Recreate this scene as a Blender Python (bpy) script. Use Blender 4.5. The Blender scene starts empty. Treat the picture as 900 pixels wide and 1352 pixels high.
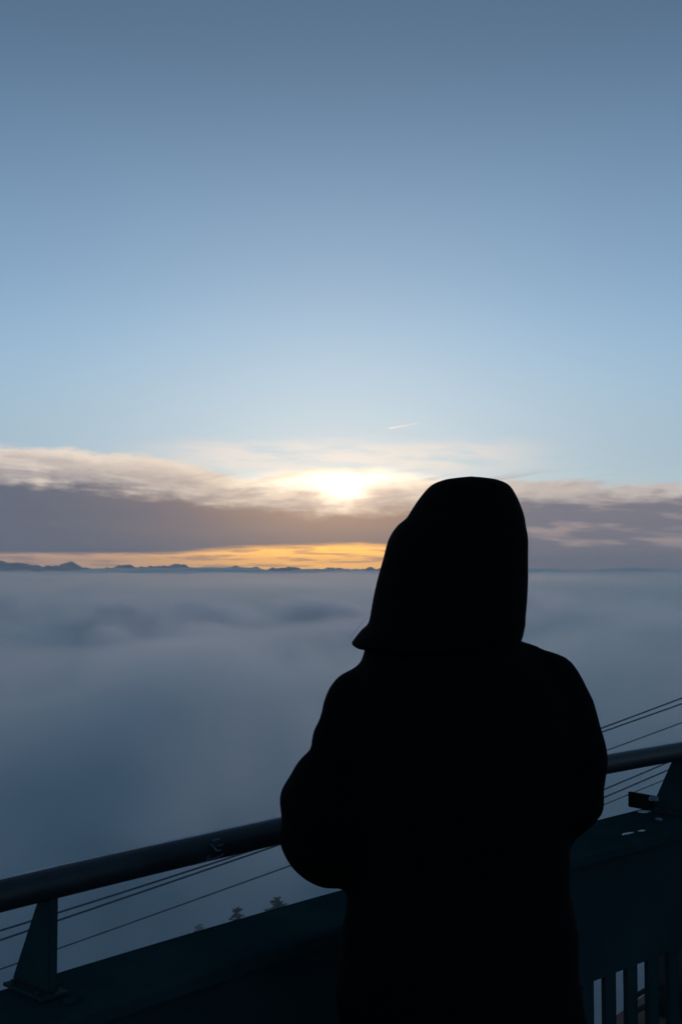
import bpy, bmesh, math, random
from mathutils import Vector, noise, Matrix

rnd = random.Random(7)
scene = bpy.context.scene
COL = scene.collection
R = math.radians

# ------------------------------------------------------------------ camera
F = 1500.0                       # focal length in photo pixels (900 x 1352 frame)
HOR = 755.0                      # photo row of the horizon
EYE = 1.58
PITCH = math.atan((HOR - 676.0) / F)
cam_d = bpy.data.cameras.new('camera')
cam = bpy.data.objects.new('camera', cam_d)
COL.objects.link(cam)
cam.location = (0, 0, EYE)
cam.rotation_euler = (math.pi / 2 + PITCH, 0, 0)
cam_d.sensor_fit = 'VERTICAL'
cam_d.sensor_height = 36.0
cam_d.lens = 36.0 * F / 1352.0
cam_d.clip_start = 0.05
cam_d.clip_end = 60000
cam_d.dof.use_dof = True
cam_d.dof.focus_distance = 2.6
cam_d.dof.aperture_fstop = 16
scene.camera = cam

def at(px, py, Y):
    """world point seen at photo pixel (px, py) whose world depth (y) is Y"""
    cx, cz = (px - 450.0) / F, -(py - 676.0) / F
    c, s = math.cos(PITCH), math.sin(PITCH)
    dy, dz = c - cz * s, s + cz * c
    k = Y / dy
    return Vector((cx * k, Y, EYE + dz * k))

# ------------------------------------------------------------------ render / exposure
scene.view_settings.view_transform = 'Standard'
scene.view_settings.look = 'None'
scene.view_settings.exposure = 0.0
scene.view_settings.gamma = 1.0
scene.view_settings.use_curve_mapping = False
cy = scene.cycles
cy.volume_bounces = 6
cy.max_bounces = 12
cy.transparent_max_bounces = 96
cy.use_denoising = True

# ------------------------------------------------------------------ world: Nishita sky with cloud bank near the horizon
SUN_EL = 4.4
world = bpy.data.worlds.new("World")
scene.world = world
world.use_nodes = True
nt = world.node_tree
N, L = nt.nodes, nt.links
bg = N['Background']

class G:
    """tiny helper for math node graphs"""
    def __init__(self, tree): self.t = tree
    def _set(self, sock, v):
        if isinstance(v, bpy.types.NodeSocket): self.t.links.new(v, sock)
        else: sock.default_value = v
    def m(self, op, a, b=0.0, c=0.0, clamp=False):
        n = self.t.nodes.new('ShaderNodeMath'); n.operation = op; n.use_clamp = clamp
        for s, v in zip(n.inputs, (a, b, c)): self._set(s, v)
        return n.outputs[0]
    def add(self, a, b): return self.m('ADD', a, b)
    def sub(self, a, b): return self.m('SUBTRACT', a, b)
    def mul(self, a, b): return self.m('MULTIPLY', a, b)
    def div(self, a, b): return self.m('DIVIDE', a, b)
    def step(self, v, a, b):      # smooth 0..1 as v goes a -> b
        n = self.t.nodes.new('ShaderNodeMapRange'); n.interpolation_type = 'SMOOTHSTEP'
        if isinstance(a, (int, float)) and isinstance(b, (int, float)) and a > b:
            self._set(n.inputs['Value'], v); n.inputs['From Min'].default_value = b; n.inputs['From Max'].default_value = a
            n.inputs['To Min'].default_value = 1; n.inputs['To Max'].default_value = 0
            return n.outputs[0]
        self._set(n.inputs['Value'], v); self._set(n.inputs['From Min'], a); self._set(n.inputs['From Max'], b)
        return n.outputs[0]
    def noise(self, x, y, z, scale=1.0, detail=5, rough=.55, dist=0.0):
        c = self.t.nodes.new('ShaderNodeCombineXYZ')
        for s, v in zip(c.inputs, (x, y, z)): self._set(s, v)
        n = self.t.nodes.new('ShaderNodeTexNoise')
        n.inputs['Scale'].default_value = scale; n.inputs['Detail'].default_value = detail
        n.inputs['Roughness'].default_value = rough; n.inputs['Distortion'].default_value = dist
        self.t.links.new(c.outputs[0], n.inputs['Vector'])
        return n.outputs[0]
    def curve(self, v, pts, x0, x1, y0, y1):
        n = self.t.nodes.new('ShaderNodeFloatCurve')
        self._set(n.inputs['Value'], self.div(self.sub(v, x0), x1 - x0))
        cu = n.mapping.curves[0]
        q = [((x - x0) / (x1 - x0), (y - y0) / (y1 - y0)) for x, y in pts]
        cu.points[0].location = q[0]; cu.points[1].location = q[-1]
        for p in q[1:-1]: cu.points.new(*p)
        n.mapping.update()
        return self.add(self.mul(n.outputs[0], y1 - y0), y0)
    def mix(self, f, a, b):
        n = self.t.nodes.new('ShaderNodeMix'); n.data_type = 'RGBA'; n.clamp_factor = True
        self._set(n.inputs[0], f)
        for s, v in ((n.inputs[6], a), (n.inputs[7], b)):
            if isinstance(v, tuple): v = (*v, 1.0)
            self._set(s, v)
        return n.outputs[2]
    def addc(self, a, b, f=1.0):
        n = self.t.nodes.new('ShaderNodeMix'); n.data_type = 'RGBA'; n.blend_type = 'ADD'
        n.clamp_factor = False
        self._set(n.inputs[0], f)
        for s, v in ((n.inputs[6], a), (n.inputs[7], b)):
            if isinstance(v, tuple): v = (*v, 1.0)
            self._set(s, v)
        return n.outputs[2]
    def tint(self, a, c):
        n = self.t.nodes.new('ShaderNodeMix'); n.data_type = 'RGBA'; n.blend_type = 'MULTIPLY'; n.inputs[0].default_value = 1.0
        self._set(n.inputs[6], a); n.inputs[7].default_value = (*c, 1)
        return n.outputs[2]
    def tintv(self, a, f):
        n = self.t.nodes.new('ShaderNodeVectorMath'); n.operation = 'SCALE'
        self._set(n.inputs[0], a); self._set(n.inputs['Scale'], f)
        return n.outputs[0]
    def gauss(self, x, y, cx, cyy, sx, sy, p=1.0):
        dx = self.div(self.sub(x, cx), sx); dy = self.div(self.sub(y, cyy), sy)
        r2 = self.add(self.mul(dx, dx), self.mul(dy, dy))
        if p != 1.0: r2 = self.m('POWER', r2, p)
        return self.m('EXPONENT', self.mul(r2, -1.0))

g = G(nt)
sky = N.new('ShaderNodeTexSky')
sky.sky_type = 'NISHITA'
sky.sun_disc = False
sky.sun_elevation = R(SUN_EL)
sky.sun_rotation = 0.0
sky.altitude = 2000
sky.air_density = 0.7
sky.dust_density = 0.3
sky.ozone_density = 1.0
tc = N.new('ShaderNodeTexCoord')
sep = N.new('ShaderNodeSeparateXYZ')
L.new(tc.outputs['Generated'], sep.inputs[0])
dx_, dy_, dz_ = sep.outputs
az = g.m('ARCTAN2', dx_, dy_)
hyp = g.m('SQRT', g.add(g.mul(dx_, dx_), g.mul(dy_, dy_)))
U = g.mul(az, 1500.0)                          # bearing, 1500 units per radian, 0 = the sun's bearing
V = g.mul(g.div(dz_, g.m('MAXIMUM', hyp, 0.02)), 1500.0)   # height over the horizon, same units

# broad warps that make every cloud edge ragged and streaky
w1 = g.sub(g.noise(g.mul(U, .006), g.mul(V, .030), 3.1, 1, 5, .6), .5)
w2 = g.sub(g.noise(g.mul(U, .022), g.mul(V, .10), 9.7, 1, 4, .6), .5)
w3 = g.sub(g.noise(g.mul(U, .003), g.mul(V, .05), 1.7, 1, 3, .5), .5)
st = g.noise(g.mul(U, .0095), g.mul(g.add(V, g.mul(U, .06)), .060), 5.3, 1, 6, .54, 0)   # long sloping streaks
Vw = g.add(g.add(V, g.mul(w1, 26.0)), g.mul(w2, 9.0))

puff = g.sub(g.noise(g.mul(U, .030), g.mul(V, .065), 31.0, 1, 7, .62), .5)

def CU(pts):                                    # photo columns/rows -> (U, V) curve
    return g.curve(U, [(x - 450, 755 - y) for x, y in pts], -900, 900, -20, 220)

top_lit = CU([(-450, 585), (0, 597), (110, 602), (240, 612), (320, 632), (370, 626), (450, 618), (530, 628), (620, 640), (700, 640), (830, 645), (900, 650), (1350, 655)])
top_bank = CU([(-450, 625), (0, 638), (110, 642), (200, 652), (300, 668), (400, 676), (470, 678), (560, 670), (640, 664), (720, 660), (900, 660), (1350, 655)])
low_bank = CU([(-450, 733), (0, 732), (100, 731), (220, 730), (300, 724), (380, 721), (480, 719), (560, 724), (640, 738), (720, 752), (900, 758), (1350, 758)])

col = g.tint(sky.outputs[0], (.96, 1.0, .985))
col = g.tintv(col, g.add(1.12, g.mul(g.step(V, 440, 800), -.27)))
kS = 1.0 / 0.135                                # cloud colours are given as seen, before the world's strength
def C(r, gr, b): return (r * kS, gr * kS, b * kS)

near = g.gauss(U, V, 0, 110, 210, 120)
near2 = g.gauss(U, V, 0, 112, 330, 190)
# wide thin veil over the horizon, fading upwards
col = g.mix(g.mul(g.step(V, 360, 130), .65), col, g.mix(g.gauss(U, V, 0, 150, 300, 150), C(.32, .40, .49), C(.52, .57, .63)))
# high thin cirrus
veil_band = g.mul(g.step(Vw, 182, 160), g.step(Vw, 118, 148))
veil_a = g.mul(g.mul(veil_band, g.step(st, .30, .60)), g.mul(g.step(U, -330, -120), g.step(U, 330, 120)))
veil_c = g.mix(near2, C(.64, .60, .58), C(1.0, .90, .80))
col = g.mix(g.mul(veil_a, .85), col, veil_c)
# lit cloud
lit_a = g.mul(g.step(g.sub(g.add(Vw, g.mul(puff, 24.0)), top_lit), 6, -5), g.step(Vw, 10, 40))
lit_v = g.m('MAXIMUM', g.mul(g.step(st, .34, .66), .72), g.mul(g.step(g.sub(top_lit, Vw), 34, 2), g.add(.55, g.mul(st, .7))))
lit_c = g.mix(near2, C(.92, .77, .66), C(1.02, .83, .63))
lit_d = g.mix(near2, C(.36, .33, .34), C(.62, .48, .40))
lit = g.mix(g.add(lit_v, g.mul(puff, .9)), lit_d, lit_c)
right_fade = g.step(U, 140, 260)
lit = g.mix(g.mul(right_fade, .45), lit, C(.33, .31, .33))
col = g.mix(g.mul(lit_a, .93), col, lit)
# dark bank
bank_up = g.step(g.sub(g.add(Vw, g.add(g.mul(g.sub(st, .5), 26.0), g.mul(puff, 18.0))), top_bank), 9, -10)
bank_dn = g.step(g.sub(g.add(V, g.add(g.mul(w3, 14.0), g.mul(w2, 4.0))), low_bank), -5, 4)
bank_c = g.mix(near, C(.134, .150, .202), C(.47, .30, .205))
bank_r = g.mix(g.mul(g.step(st, .48, .66), g.step(V, 15, 40)), C(.215, .205, .245), C(.46, .365, .34))
bank_c = g.mix(g.mul(right_fade, .9), bank_c, bank_r)
bank_tex = g.step(g.noise(g.mul(U, .008), g.mul(V, .045), 11.0, 1, 5, .6), .3, .75)
bank_c = g.mix(g.mul(bank_tex, .22), bank_c, g.mix(near2, C(.19, .185, .22), C(.46, .33, .27)))
# glowing gap under the bank
gap_n = g.noise(g.mul(U, .014), g.mul(V, .20), 17.0, 1, 6, .62)
gap_c = g.mix(g.gauss(U, V, -30, 20, 210, 60), C(.92, .55, .35), C(2.6, 1.22, .15))
gap_c = g.mix(g.mul(g.step(gap_n, .47, .62), .62), gap_c, g.mix(near2, C(.30, .24, .25), C(.62, .36, .20)))
gap_c = g.mix(g.step(U, 120, 280), gap_c, C(.24, .21, .25))
gap_a = g.step(g.sub(V, top_bank), 0, -30)
col = g.mix(gap_a, col, gap_c)
col = g.mix(g.mul(bank_up, bank_dn), col, bank_c)
# sun burning through the cloud
UW = g.add(U, g.add(g.mul(w1, 90.0), g.mul(puff, 40.0))); VW = g.add(g.add(V, g.mul(w1, 28.0)), g.mul(puff, 18.0))
spread = g.gauss(UW, VW, -2, 121, 82, 9.5, .9)
core = g.gauss(UW, VW, 4, 106, 24, 18, .9)
glow = g.gauss(U, V, -2, 108, 120, 60, .7)
above = g.step(g.sub(Vw, top_bank), -20, 2)
col = g.addc(col, C(1.1, .92, .70), g.mul(spread, above))
col = g.addc(col, C(1.6, 1.3, .90), g.mul(core, g.add(g.mul(above, .9), .08)))
col = g.addc(col, C(.18, .10, .035), glow)
# torn wisps drifting across the brightness
wn = g.noise(g.mul(U, .013), g.mul(g.sub(V, g.mul(U, .12)), .085), 23.0, 1, 5, .56, 0)
wisp = g.mul(g.step(wn, .50, .66), g.mul(g.step(V, 78, 92), g.step(V, 140, 116)))
wisp = g.mul(wisp, g.mul(g.step(U, -300, -120), g.step(U, 420, 250)))
wisp = g.mul(wisp, g.sub(1.0, g.mul(g.gauss(U, V, -10, 118, 70, 26), .9)))
col = g.mix(g.mul(wisp, .62), col, g.mix(near2, C(.34, .31, .32), C(.66, .50, .40)))
# below the horizon the air stays dim and blue
col = g.mix(g.step(V, 0, -40), col, C(.10, .13, .19))
L.new(col, bg.inputs['Color'])
bg.inputs['Strength'].default_value = 0.135

# sun lamp, veiled by the cloud bank
sl = bpy.data.lights.new('sun', 'SUN')
sl.energy = 0.15
sl.color = (1.0, 0.56, 0.30)
sl.angle = R(8)
so = bpy.data.objects.new('sun', sl)
COL.objects.link(so)
so.rotation_euler = (R(90 - SUN_EL), 0, R(180))

# ------------------------------------------------------------------ helpers
def mat(name, color, rough=.7, metal=0.0, spec=.4):
    m = bpy.data.materials.new(name); m.use_nodes = True
    b = m.node_tree.nodes['Principled BSDF']
    b.inputs['Base Color'].default_value = (*color, 1)
    b.inputs['Roughness'].default_value = rough
    b.inputs['Metallic'].default_value = metal
    b.inputs['Specular IOR Level'].default_value = spec
    return m

def noisy(m, c1, c2, scale=8, detail=6, bump=.1, bscale=60, bdist=.002, rough=None, coords='Object'):
    t = m.node_tree; b = t.nodes['Principled BSDF']
    tcn = t.nodes.new('ShaderNodeTexCoord')
    n = t.nodes.new('ShaderNodeTexNoise'); n.inputs['Scale'].default_value = scale; n.inputs['Detail'].default_value = detail
    n.inputs['Roughness'].default_value = .65
    t.links.new(tcn.outputs[coords], n.inputs['Vector'])
    r = t.nodes.new('ShaderNodeValToRGB')
    r.color_ramp.elements[0].position = .35; r.color_ramp.elements[1].position = .68
    r.color_ramp.elements[0].color = (*c1, 1); r.color_ramp.elements[1].color = (*c2, 1)
    t.links.new(n.outputs[0], r.inputs[0]); t.links.new(r.outputs[0], b.inputs['Base Color'])
    if rough:
        mr = t.nodes.new('ShaderNodeMapRange'); mr.inputs['To Min'].default_value = rough[0]; mr.inputs['To Max'].default_value = rough[1]
        t.links.new(n.outputs[0], mr.inputs['Value']); t.links.new(mr.outputs[0], b.inputs['Roughness'])
    n2 = t.nodes.new('ShaderNodeTexNoise'); n2.inputs['Scale'].default_value = bscale; n2.inputs['Detail'].default_value = 5
    t.links.new(tcn.outputs[coords], n2.inputs['Vector'])
    bp = t.nodes.new('ShaderNodeBump'); bp.inputs['Strength'].default_value = bump; bp.inputs['Distance'].default_value = bdist
    t.links.new(n2.outputs[0], bp.inputs['Height']); t.links.new(bp.outputs[0], b.inputs['Normal'])
    return m

def tag(o, label=None, cat=None, group=None, kind=None):
    if label: o['label'] = label
    if cat: o['category'] = cat
    if group: o['group'] = group
    if kind: o['kind'] = kind
    return o

def empty(name, loc=(0, 0, 0), rz=0.0):
    o = bpy.data.objects.new(name, None); COL.objects.link(o)
    o.empty_display_size = .2
    o.location = loc; o.rotation_euler = (0, 0, rz)
    return o

def obj(name, bm, material, parent=None, smooth=True, world_space=True):
    me = bpy.data.meshes.new(name)
    bm.normal_update()
    bm.to_mesh(me); bm.free()
    if smooth:
        for p in me.polygons: p.use_smooth = True
    if material: me.materials.append(material)
    o = bpy.data.objects.new(name, me); COL.objects.link(o)
    if parent:
        o.parent = parent
        if world_space:
            o.matrix_parent_inverse = (Matrix.Translation(parent.location) @ parent.rotation_euler.to_matrix().to_4x4()).inverted()
    return o

def box(bm, c, size, rot=None):
    vs = []
    for sx in (-.5, .5):
        for sy in (-.5, .5):
            for sz in (-.5, .5):
                v = Vector((sx * size[0], sy * size[1], sz * size[2]))
                if rot: v = rot @ v
                vs.append(bm.verts.new(v + Vector(c)))
    for f in ((0, 1, 3, 2), (4, 6, 7, 5), (0, 4, 5, 1), (2, 3, 7, 6), (0, 2, 6, 4), (1, 5, 7, 3)):
        bm.faces.new([vs[i] for i in f])

def tube(bm, pts, rad, seg=16, caps=True):
    """circular tube through pts; rad a number or list"""
    pts = [Vector(p) for p in pts]
    n = len(pts); rings = []
    up = Vector((0, 0, 1))
    for i, p in enumerate(pts):
        t = (pts[min(i + 1, n - 1)] - pts[max(i - 1, 0)]).normalized()
        ref = up if abs(t.z) < .9 else Vector((0, 1, 0))
        a = t.cross(ref).normalized(); b = a.cross(t).normalized()
        r = rad[i] if isinstance(rad, (list, tuple)) else rad
        rings.append([bm.verts.new(p + a * (r * math.cos(k * math.tau / seg)) + b * (r * math.sin(k * math.tau / seg))) for k in range(seg)])
    for i in range(n - 1):
        for k in range(seg):
            bm.faces.new((rings[i][k], rings[i][(k + 1) % seg], rings[i + 1][(k + 1) % seg], rings[i + 1][k]))
    if caps:
        bm.faces.new(rings[0][::-1]); bm.faces.new(rings[-1])

def ball(bm, c, r, seg=20):
    rx, ry, rz = (r, r, r) if isinstance(r, (int, float)) else r
    bmesh.ops.create_uvsphere(bm, u_segments=seg, v_segments=seg // 2, radius=1.0,
                              matrix=Matrix.Translation(c) @ Matrix.Diagonal((rx, ry, rz, 1)))

def capsule(bm, a, b, ra, rb, n=5, seg=16):
    a, b = Vector(a), Vector(b)
    tube(bm, [a.lerp(b, i / n) for i in range(n + 1)], [ra + (rb - ra) * i / n for i in range(n + 1)], seg)
    ball(bm, a, ra, seg); ball(bm, b, rb, seg)

def loft(bm, rings, seg=40, caps=True):
    """rings: list of lists of Vectors (same length), closed around"""
    R_ = [[bm.verts.new(v) for v in ring] for ring in rings]
    n = len(R_[0])
    for i in range(len(R_) - 1):
        for k in range(n):
            bm.faces.new((R_[i][k], R_[i][(k + 1) % n], R_[i + 1][(k + 1) % n], R_[i + 1][k]))
    if caps:
        bm.faces.new(R_[0][::-1]); bm.faces.new(R_[-1])

def fused(name, bm, material, parent, voxel=.01, smooth=4, post=None, world_space=True):
    """melt overlapping shapes into one continuous skin"""
    bmesh.ops.recalc_face_normals(bm, faces=bm.faces)
    me = bpy.data.meshes.new(name + '_raw'); bm.to_mesh(me); bm.free()
    tmp = bpy.data.objects.new(name + '_raw', me); COL.objects.link(tmp)
    md = tmp.modifiers.new('r', 'REMESH'); md.mode = 'VOXEL'; md.voxel_size = voxel
    if smooth:
        sm = tmp.modifiers.new('s', 'SMOOTH'); sm.factor = .5; sm.iterations = smooth
    dg = bpy.context.evaluated_depsgraph_get(); dg.update()
    out = bpy.data.meshes.new_from_object(tmp.evaluated_get(dg))
    bpy.data.objects.remove(tmp); bpy.data.meshes.remove(me)
    out.name = name
    if post:
        out.update()
        nn = [v.normal.copy() for v in out.vertices]
        for v, k in zip(out.vertices, nn): v.co = post(v.co.copy(), k)
    for p in out.polygons: p.use_smooth = True
    out.materials.clear(); out.materials.append(material)
    o = bpy.data.objects.new(name, out); COL.objects.link(o)
    if parent: o.parent = parent
    return o

def fbm(x, y, z=0.0, oct=4):
    s, a, f = 0.0, 1.0, 1.0
    for _ in range(oct):
        s += a * noise.noise(Vector((x * f, y * f, z + f * 3.7))); a *= .5; f *= 2.03
    return s

def sstep(x, a, b):
    t = max(0.0, min(1.0, (x - a) / (b - a))); return t * t * (3 - 2 * t)

# ------------------------------------------------------------------ setting: valley ground, hillside, mountains, fog
snow_rock = noisy(mat('snowy_ground', (.4, .42, .45), .9), (.008, .026, .040), (.03, .06, .085), scale=.06, bump=.4, bscale=.3, bdist=.4)
bm = bmesh.new()
rs = [0.0, 20, 40, 60, 90, 130, 200, 320, 520, 900, 1600, 3000, 6000, 10000, 14000]
NA = 96
def ground_z(x, y):
    r = math.hypot(x, y)
    return -24 - 45 * sstep(r, 30, 220) - 40 * sstep(r, 300, 2500) + 3.0 * fbm(x * .02, y * .02) * sstep(r, 10, 60)
ctr = bm.verts.new((0, 0, ground_z(0, 0)))
prev = None
for r in rs[1:]:
    ring = [bm.verts.new((r * math.cos(k * math.tau / NA), r * math.sin(k * math.tau / NA), ground_z(r * math.cos(k * math.tau / NA), r * math.sin(k * math.tau / NA)))) for k in range(NA)]
    for k in range(NA):
        if prev: bm.faces.new((prev[k], ring[k], ring[(k + 1) % NA], prev[(k + 1) % NA]))
        else: bm.faces.new((ctr, ring[k], ring[(k + 1) % NA]))
    prev = ring
tag(obj('valley_ground', bm, snow_rock), kind='structure')

# far range: ridge line with flanks, standing beyond the fog
mrock = noisy(mat('mountain_rock', (.6, .62, .66), .95), (.40, .42, .45), (.80, .82, .85), scale=.004, bump=.6, bscale=.02, bdist=12)
MY = 9000.0
prof = [(-700, 741), (-420, 738), (-260, 744), (-120, 740), (-60, 744), (-25, 742), (0, 741), (12, 744), (28, 743.5), (45, 746), (60, 748), (78, 748), (88, 745), (95, 741), (101, 745), (110, 749), (125, 752), (140, 751), (155, 748), (166, 746), (176, 747), (188, 749), (205, 748), (222, 747.5), (233, 745.5), (243, 745), (252, 748), (268, 751.5), (285, 751), (298, 749), (312, 747.5), (325, 748.5), (338, 748), (352, 751), (368, 751), (384, 749), (400, 750.5), (420, 751.5), (445, 750), (470, 751), (500, 750), (540, 752), (620, 755), (760, 759), (1000, 763), (1400, 764)]
def prof_y(px):
    for (a, ya), (b, yb) in zip(prof, prof[1:]):
        if a <= px <= b:
            return ya + (yb - ya) * (px - a) / (b - a)
    return prof[-1][1]
bm = bmesh.new()
xs = [x * 1.5 for x in range(-460, 920)]
grid = []
for off, drop in ((1400, 230), (700, 110), (300, 45), (0, 0), (-200, 30), (-500, 80), (-1000, 150), (-1700, 250)):
    row = []
    for px in xs:
        jag = .7 * fbm(px * .06, 2.2, 0, 4)
        if off == 0: jag = .9 * fbm(px * .05, 2.2, 0, 3) + 2.4 * fbm(px * .13, 8.1, 3, 5)
        zz = EYE + (HOR - prof_y(px) + (jag if off == 0 else 0)) / F * MY
        X = (px - 450) / F * MY
        ruggedness = fbm(X * .002, off * .004, 5, 4)
        row.append(bm.verts.new((X + (off != 0) * 60 * ruggedness, MY + off + 40 * fbm(px * .05, off * .01, 9), zz - drop * (1 + .45 * ruggedness))))
    grid.append(row)
for a, b in zip(grid, grid[1:]):
    for i in range(len(xs) - 1):
        bm.faces.new((a[i], a[i + 1], b[i + 1], b[i]))
bmesh.ops.recalc_face_normals(bm, faces=bm.faces)
tag(obj('mountain_range', bm, mrock), kind='structure')

# the sea of fog below the terrace: one closed body of even air
fogm = bpy.data.materials.new('fog'); fogm.use_nodes = True
ft = fogm.node_tree; ft.nodes.clear()
fo = ft.nodes.new('ShaderNodeOutputMaterial')
fv = ft.nodes.new('ShaderNodeVolumePrincipled')
fv.inputs['Color'].default_value = (.74, .94, 1.0, 1)
fv.inputs['Density'].default_value = .007
fv.inputs['Anisotropy'].default_value = .55
ft.links.new(fv.outputs[0], fo.inputs['Volume'])
try: fogm.cycles.homogeneous_volume = True
except Exception: pass
def fog_top(x, y):
    r = math.hypot(x, y)
    base = -5.0 - 15.0 * sstep(r, 45, 300) - 10 * sstep(r, 500, 2500) + 55 * sstep(r, 2500, 5500) * (.52 + .75 * fbm(x * .0019, y * .0009, 77.0, 6))
    k = sstep(r, 15, 240)
    wx, wy = 30 * fbm(x * .012, y * .012, 21.0, 2), 30 * fbm(x * .012, y * .012, 33.0, 2)
    b = abs(fbm((x + wx) * .0085, (y + wy) * .0085, 4.0, 5)) * 1.6 - .5      # billows
    b2 = fbm(x * .0016, y * .0016, 8.0, 4)
    b3 = fbm((x + wx) * .024, (y + wy) * .024, 2.0, 4) * (1 - sstep(r, 300, 900))
    h = base + (3.0 + 11.0 * k) * b + 6.0 * k * b2 + (3.5 + 3.5 * k) * b3 * sstep(r, 6, 30)
    a = math.atan2(x, y)
    h += 10 * sstep(a, .05, .25) * (1 - sstep(a, .5, 1.2)) * sstep(r, 150, 700)   # higher shoulder to the right
    return min(h, -2.0) if r < 60 else min(h, -.6 + 26 * sstep(r, 2500, 5000))
bm = bmesh.new()
NA = 420
radii = [0.0]; r = 4.0
while r < 7600: radii.append(r); r *= 1.05
tops = []
c0 = bm.verts.new((0, 0, fog_top(0, 0)))
for r in radii[1:]:
    tops.append([bm.verts.new((r * math.sin(k * math.tau / NA), r * math.cos(k * math.tau / NA), fog_top(r * math.sin(k * math.tau / NA), r * math.cos(k * math.tau / NA)))) for k in range(NA)])
for k in range(NA): bm.faces.new((c0, tops[0][(k + 1) % NA], tops[0][k]))
for a, b in zip(tops, tops[1:]):
    for k in range(NA): bm.faces.new((a[k], a[(k + 1) % NA], b[(k + 1) % NA], b[k]))
bot = [bm.verts.new((v.co.x, v.co.y, -125.0)) for v in tops[-1]]
for k in range(NA): bm.faces.new((tops[-1][k], tops[-1][(k + 1) % NA], bot[(k + 1) % NA], bot[k]))
bm.faces.new(bot)
bmesh.ops.recalc_face_normals(bm, faces=bm.faces)
tag(obj('fog', bm, fogm), kind='stuff')

MIST_DROP, MIST_DENSITY = .006, .22
# torn thin mist drifting over the fog
mistm = bpy.data.materials.new('mist'); mistm.use_nodes = True
mt_ = mistm.node_tree; mt_.nodes.clear()
mo = mt_.nodes.new('ShaderNodeOutputMaterial'); mv = mt_.nodes.new('ShaderNodeVolumePrincipled')
mv.inputs['Color'].default_value = (.93, .96, .98, 1); mv.inputs['Density'].default_value = .0005; mv.inputs['Anisotropy'].default_value = .72
mt_.links.new(mv.outputs[0], mo.inputs['Volume'])
try: mistm.cycles.homogeneous_volume = True
except Exception: pass
def mist_top(x, y):
    r = math.hypot(x, y)
    wx, wy = 60 * fbm(x * .006, y * .006, 51.0, 2), 60 * fbm(x * .006, y * .006, 63.0, 2)
    n = fbm((x + wx) * .0075, (y + wy) * .0055, 14.0, 4)
    n2 = fbm((x + wx) * .0018, (y + wy) * .0018, 44.0, 3)
    h = -4.5 + (1.5 + 7.0 * sstep(r, 40, 250)) * n + 4.0 * sstep(r, 200, 900) * n2 + 2.0 * sstep(r, 800, 3000)
    h += 9.0 * sstep(r, 900, 2600) * fbm(x * .0011, y * .0006, 71.0, 4)
    return max(min(h, -1.8 + 11.0 * sstep(r, 700, 2600)), -26)
bm = bmesh.new()
NM = 320
mr = [0.0]; r = 8.0
while r < 6500: mr.append(r); r *= 1.06
mt = []
c0 = bm.verts.new((0, 0, mist_top(0, 0)))
for r in mr[1:]:
    mt.append([bm.verts.new((r * math.sin(k * math.tau / NM), r * math.cos(k * math.tau / NM), mist_top(r * math.sin(k * math.tau / NM), r * math.cos(k * math.tau / NM)))) for k in range(NM)])
for k in range(NM): bm.faces.new((c0, mt[0][(k + 1) % NM], mt[0][k]))
for a, b in zip(mt, mt[1:]):
    for k in range(NM): bm.faces.new((a[k], a[(k + 1) % NM], b[(k + 1) % NM], b[k]))
bot = [bm.verts.new((v.co.x, v.co.y, -60.0)) for v in mt[-1]]
for k in range(NM): bm.faces.new((mt[-1][k], mt[-1][(k + 1) % NM], bot[(k + 1) % NM], bot[k]))
bm.faces.new(bot)
bmesh.ops.recalc_face_normals(bm, faces=bm.faces)
tag(obj('mist', bm, mistm), kind='stuff')
# billowing mist close under the terrace: one body of air with uneven density
puffm = bpy.data.materials.new('mist_puffs'); puffm.use_nodes = True
pt = puffm.node_tree; pt.nodes.clear()
po = pt.nodes.new('ShaderNodeOutputMaterial'); pv = pt.nodes.new('ShaderNodeVolumePrincipled')
pv.inputs['Color'].default_value = (.87, .95, 1.0, 1); pv.inputs['Anisotropy'].default_value = .60
pt.links.new(pv.outputs[0], po.inputs['Volume'])
pg = G(pt)
ptc = pt.nodes.new('ShaderNodeTexCoord'); psp = pt.nodes.new('ShaderNodeSeparateXYZ')
pt.links.new(ptc.outputs['Object'], psp.inputs[0])
X_, Y_, Z_ = psp.outputs
rr2 = pg.m('SQRT', pg.add(pg.mul(X_, X_), pg.mul(Y_, Y_)))
big = pg.noise(pg.mul(X_, .016), pg.mul(Y_, .011), pg.add(pg.mul(Z_, .026), 3.3), 1, 2, .5)
fine = pg.noise(pg.mul(X_, .060), pg.mul(Y_, .040), pg.mul(Z_, .085), 1, 4, .6)
dn = pg.add(pg.mul(big, .55), pg.mul(fine, .45))
swell = pg.noise(pg.mul(X_, .010), pg.mul(Y_, .006), 8.8, 1, 4, .58)
drop = pg.add(MIST_DROP, pg.mul(pg.step(swell, .62, .38), .030))
lid = pg.m('DIVIDE', pg.sub(pg.sub(-3.0, pg.mul(rr2, drop)), Z_), pg.add(2.0, pg.mul(rr2, .012)), clamp=True)
dens = pg.mul(pg.mul(pg.step(dn, .50, .64), lid), MIST_DENSITY)
pt.links.new(dens, pv.inputs['Density'])
bm = bmesh.new()
secs = []
for r in (34, 60, 100, 170, 280, 450, 700):
    secs.append([[Vector((r * math.sin(R(a)), r * math.cos(R(a)), z)) for a in range(-44, 45, 4)] for z in (-3.0 - MIST_DROP * r, -60.0)])
vt = [[[bm.verts.new(v) for v in row] for row in pair] for pair in secs]
n = len(vt[0][0])
for A, B in zip(vt, vt[1:]):
    for k in range(n - 1):
        bm.faces.new((A[0][k], A[0][k + 1], B[0][k + 1], B[0][k]))
        bm.faces.new((A[1][k], B[1][k], B[1][k + 1], A[1][k + 1]))
    for k in (0, n - 1):
        bm.faces.new((A[0][k], B[0][k], B[1][k], A[1][k]))
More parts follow.
